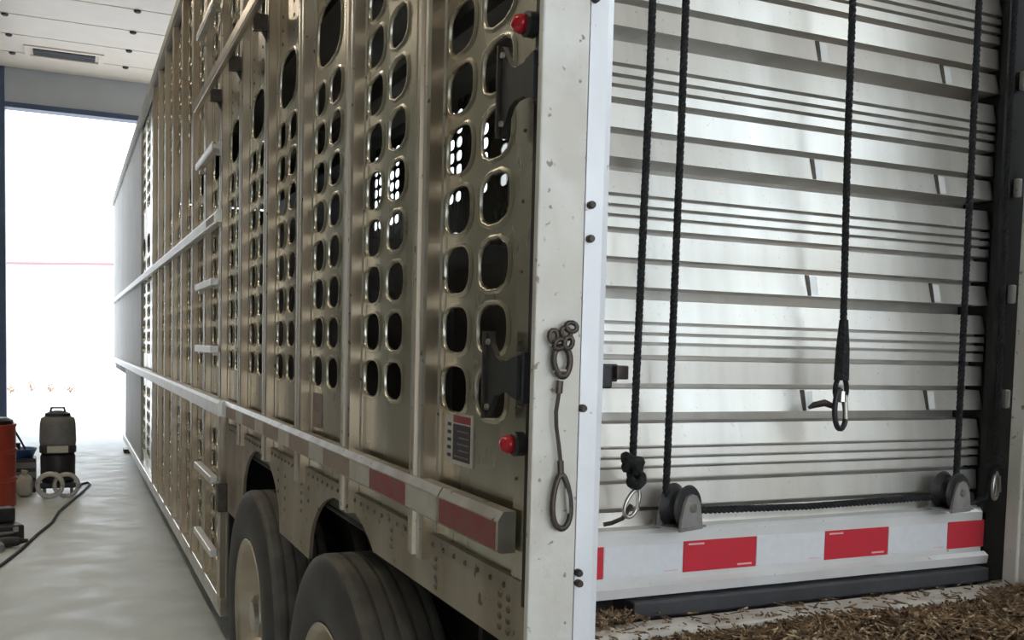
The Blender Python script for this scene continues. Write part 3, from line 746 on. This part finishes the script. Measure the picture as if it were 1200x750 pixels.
t = thing('shop_vacuum', 'black and grey upright shop vacuum on casters beyond the red drum', 'vacuum', (-.79, 9.42, 0))
obj('tank', lathe(bmesh.new(), [(0, .14), (.15, .14), (.165, .17), (.168, .40), (.155, .44), (0, .44)], 32), 'vac_black', t, True)
obj('band', lathe(bmesh.new(), [(.150, .44), (.175, .445), (.178, .50), (.165, .53), (.15, .53)], 32, closed=True), 'vac_black', t)
obj('motor_head', lathe(bmesh.new(), [(0, .50), (.165, .50), (.176, .56), (.172, .74), (.160, .80), (.10, .83), (0, .835)], 32), 'vac_grey', t, True)
obj('top_cap', lathe(bmesh.new(), [(0, .82), (.125, .82), (.12, .85), (.05, .875), (0, .88)], 28), 'vac_black', t)
obj('label_plate', B(-.10, .10, -.183, -.165, .455, .525, bev=.004), 'label_cream', t)
obj('handle', T([(-.07, 0, .86), (-.06, 0, .905), (.06, 0, .905), (.07, 0, .86)], .012, 8), 'black_plastic', t)
bm = bmesh.new(); box(bm, -.17, .17, -.17, .17, .09, .14, bev=.01); obj('dolly', bm, 'vac_black', t)
for a, b in ((-.13, -.13), (.13, -.13), (-.13, .13), (.13, .13)):
    bm = bmesh.new(); lathe(bm, [(0, -.015), (.045, -.015), (.047, -.01), (.047, .01), (.045, .015), (0, .015)], 16, 'x', (a, b, .047)); c = obj('caster', bm, 'vac_grey', t)
    obj('fork', B(a-.022, a+.022, b-.012, b+.012, .085, .10), 'steel_dark', c)
def coil(bm, c, r, rt_, turns, n=40, rise=.02):
    tube(bm, [(c[0]+r*math.cos(2*PI*i/n), c[1]+rise*i/n-.0, c[2]+r*math.sin(2*PI*i/n)) for i in range(int(turns*n)+1)], rt_, 7)
t = thing('hose_coil', 'pale coiled hose leaning on the base of the shop vacuum', 'hose', (-.86, 9.06, .145))
bm = bmesh.new(); coil(bm, (0, 0, 0), .115, .022, 2.2, rise=.05); obj('hose', bm, 'hose_white', t, True)
bm = bmesh.new(); coil(bm, (.15, .02, -.005), .11, .02, 1.6, rise=.05); obj('hose', bm, 'hose_white', t, True)
t = thing('pump_crate', 'black crate carrying a blue plastic tub between drum and vacuum', 'crate', (-1.165, 9.75, 0))
obj('body', B(-.16, .16, -.14, .14, .0, .36, bev=.012), 'vac_black', t)
for i in range(3): obj('slat', B(-.162, .162, -.148, -.140, .06+i*.1, .12+i*.1), 'vac_grey', t)
t = thing('blue_tub', 'shallow blue plastic tub with a black handle on the crate', 'tub', (-1.165, 9.75, .361))
obj('body', lathe(bmesh.new(), [(0, 0), (.13, 0), (.17, .09), (.175, .095), (.165, .095), (.125, .012), (0, .012)], 28), 'blue_plastic', t, True)
obj('handle', T([(.09, -.03, .02), (.02, -.05, .17), (-.05, -.03, .30)], .011, 7), 'cord_black', t)
obj('knob', T([(-.02, .02, .01), (-.02, .02, .15)], .03, 8), 'cord_black', t)
t = thing('feed_sack', 'small crumpled cream sack on the floor before the black crate', 'sack', (-1.11, 9.36, 0))
bm = bmesh.new(); bmesh.ops.create_icosphere(bm, subdivisions=3, radius=.1)
for v in bm.verts:
    v.co.x *= .9; v.co.z = v.co.z*1.2+.115; v.co += Vector((math.sin(v.co.z*40)*.008, math.cos(v.co.x*50)*.008, math.sin(v.co.y*45)*.008)); v.co.z = max(0.001, v.co.z)
obj('bag', bm, 'label_cream', t, True); obj('tie', T([(0, 0, .22), (.01, 0, .27)], [.02, .035], 8), 'label_cream', t)
t = thing('tool_case', 'black tool case lying open on the floor at the left edge', 'case', (-1.22, 7.15, 0), .35)
obj('body', B(-.20, .17, -.13, .13, 0, .12, bev=.015), 'vac_black', t)
obj('lid', B(-.20, .15, .02, .15, .121, .24, bev=.015), 'vac_black', t)
obj('handle', T([(-.08, -.135, .07), (-.06, -.17, .075), (.06, -.17, .075), (.08, -.135, .07)], .01, 7), 'vac_grey', t)
for s in (-.12, .10): obj('clasp', B(s-.02, s+.02, -.139, -.129, .07, .11), 'steel_bright', t)
t = thing('hand_drill', 'dark power drill lying before the tool case', 'drill', (-1.10, 6.78, .0), .2)
obj('body', T([(-.13, 0, .045), (-.02, 0, .045), (.05, 0, .045), (.075, 0, .045)], [.038, .042, .034, .020], 12), 'vac_black', t)
obj('chuck', T([(.075, 0, .045), (.12, 0, .045)], [.022, .014], 12), 'steel_dark', t)
obj('grip', B(-.11, -.065, -.16, -.01, .012, .062, bev=.012), 'vac_grey', t)
cb = obj('power_cord', T([(-1.6, 5.2, .012), (-1.30, 5.75, .012), (-1.137, 6.10, .012), (-1.03, 6.6, .012), (-.93, 7.2, .012), (-.82, 7.75, .012), (-.77, 8.3, .012), (-.66, 8.9, .012), (-.55, 9.5, .012), (-.47, 10.0, .012), (-.49, 10.15, .012), (-.56, 10.05, .012), (-.585, 9.80, .013)], .012, 7), 'cord_black')
tag(cb, 'black power cord snaking over the concrete floor to the vacuum', 'cord')
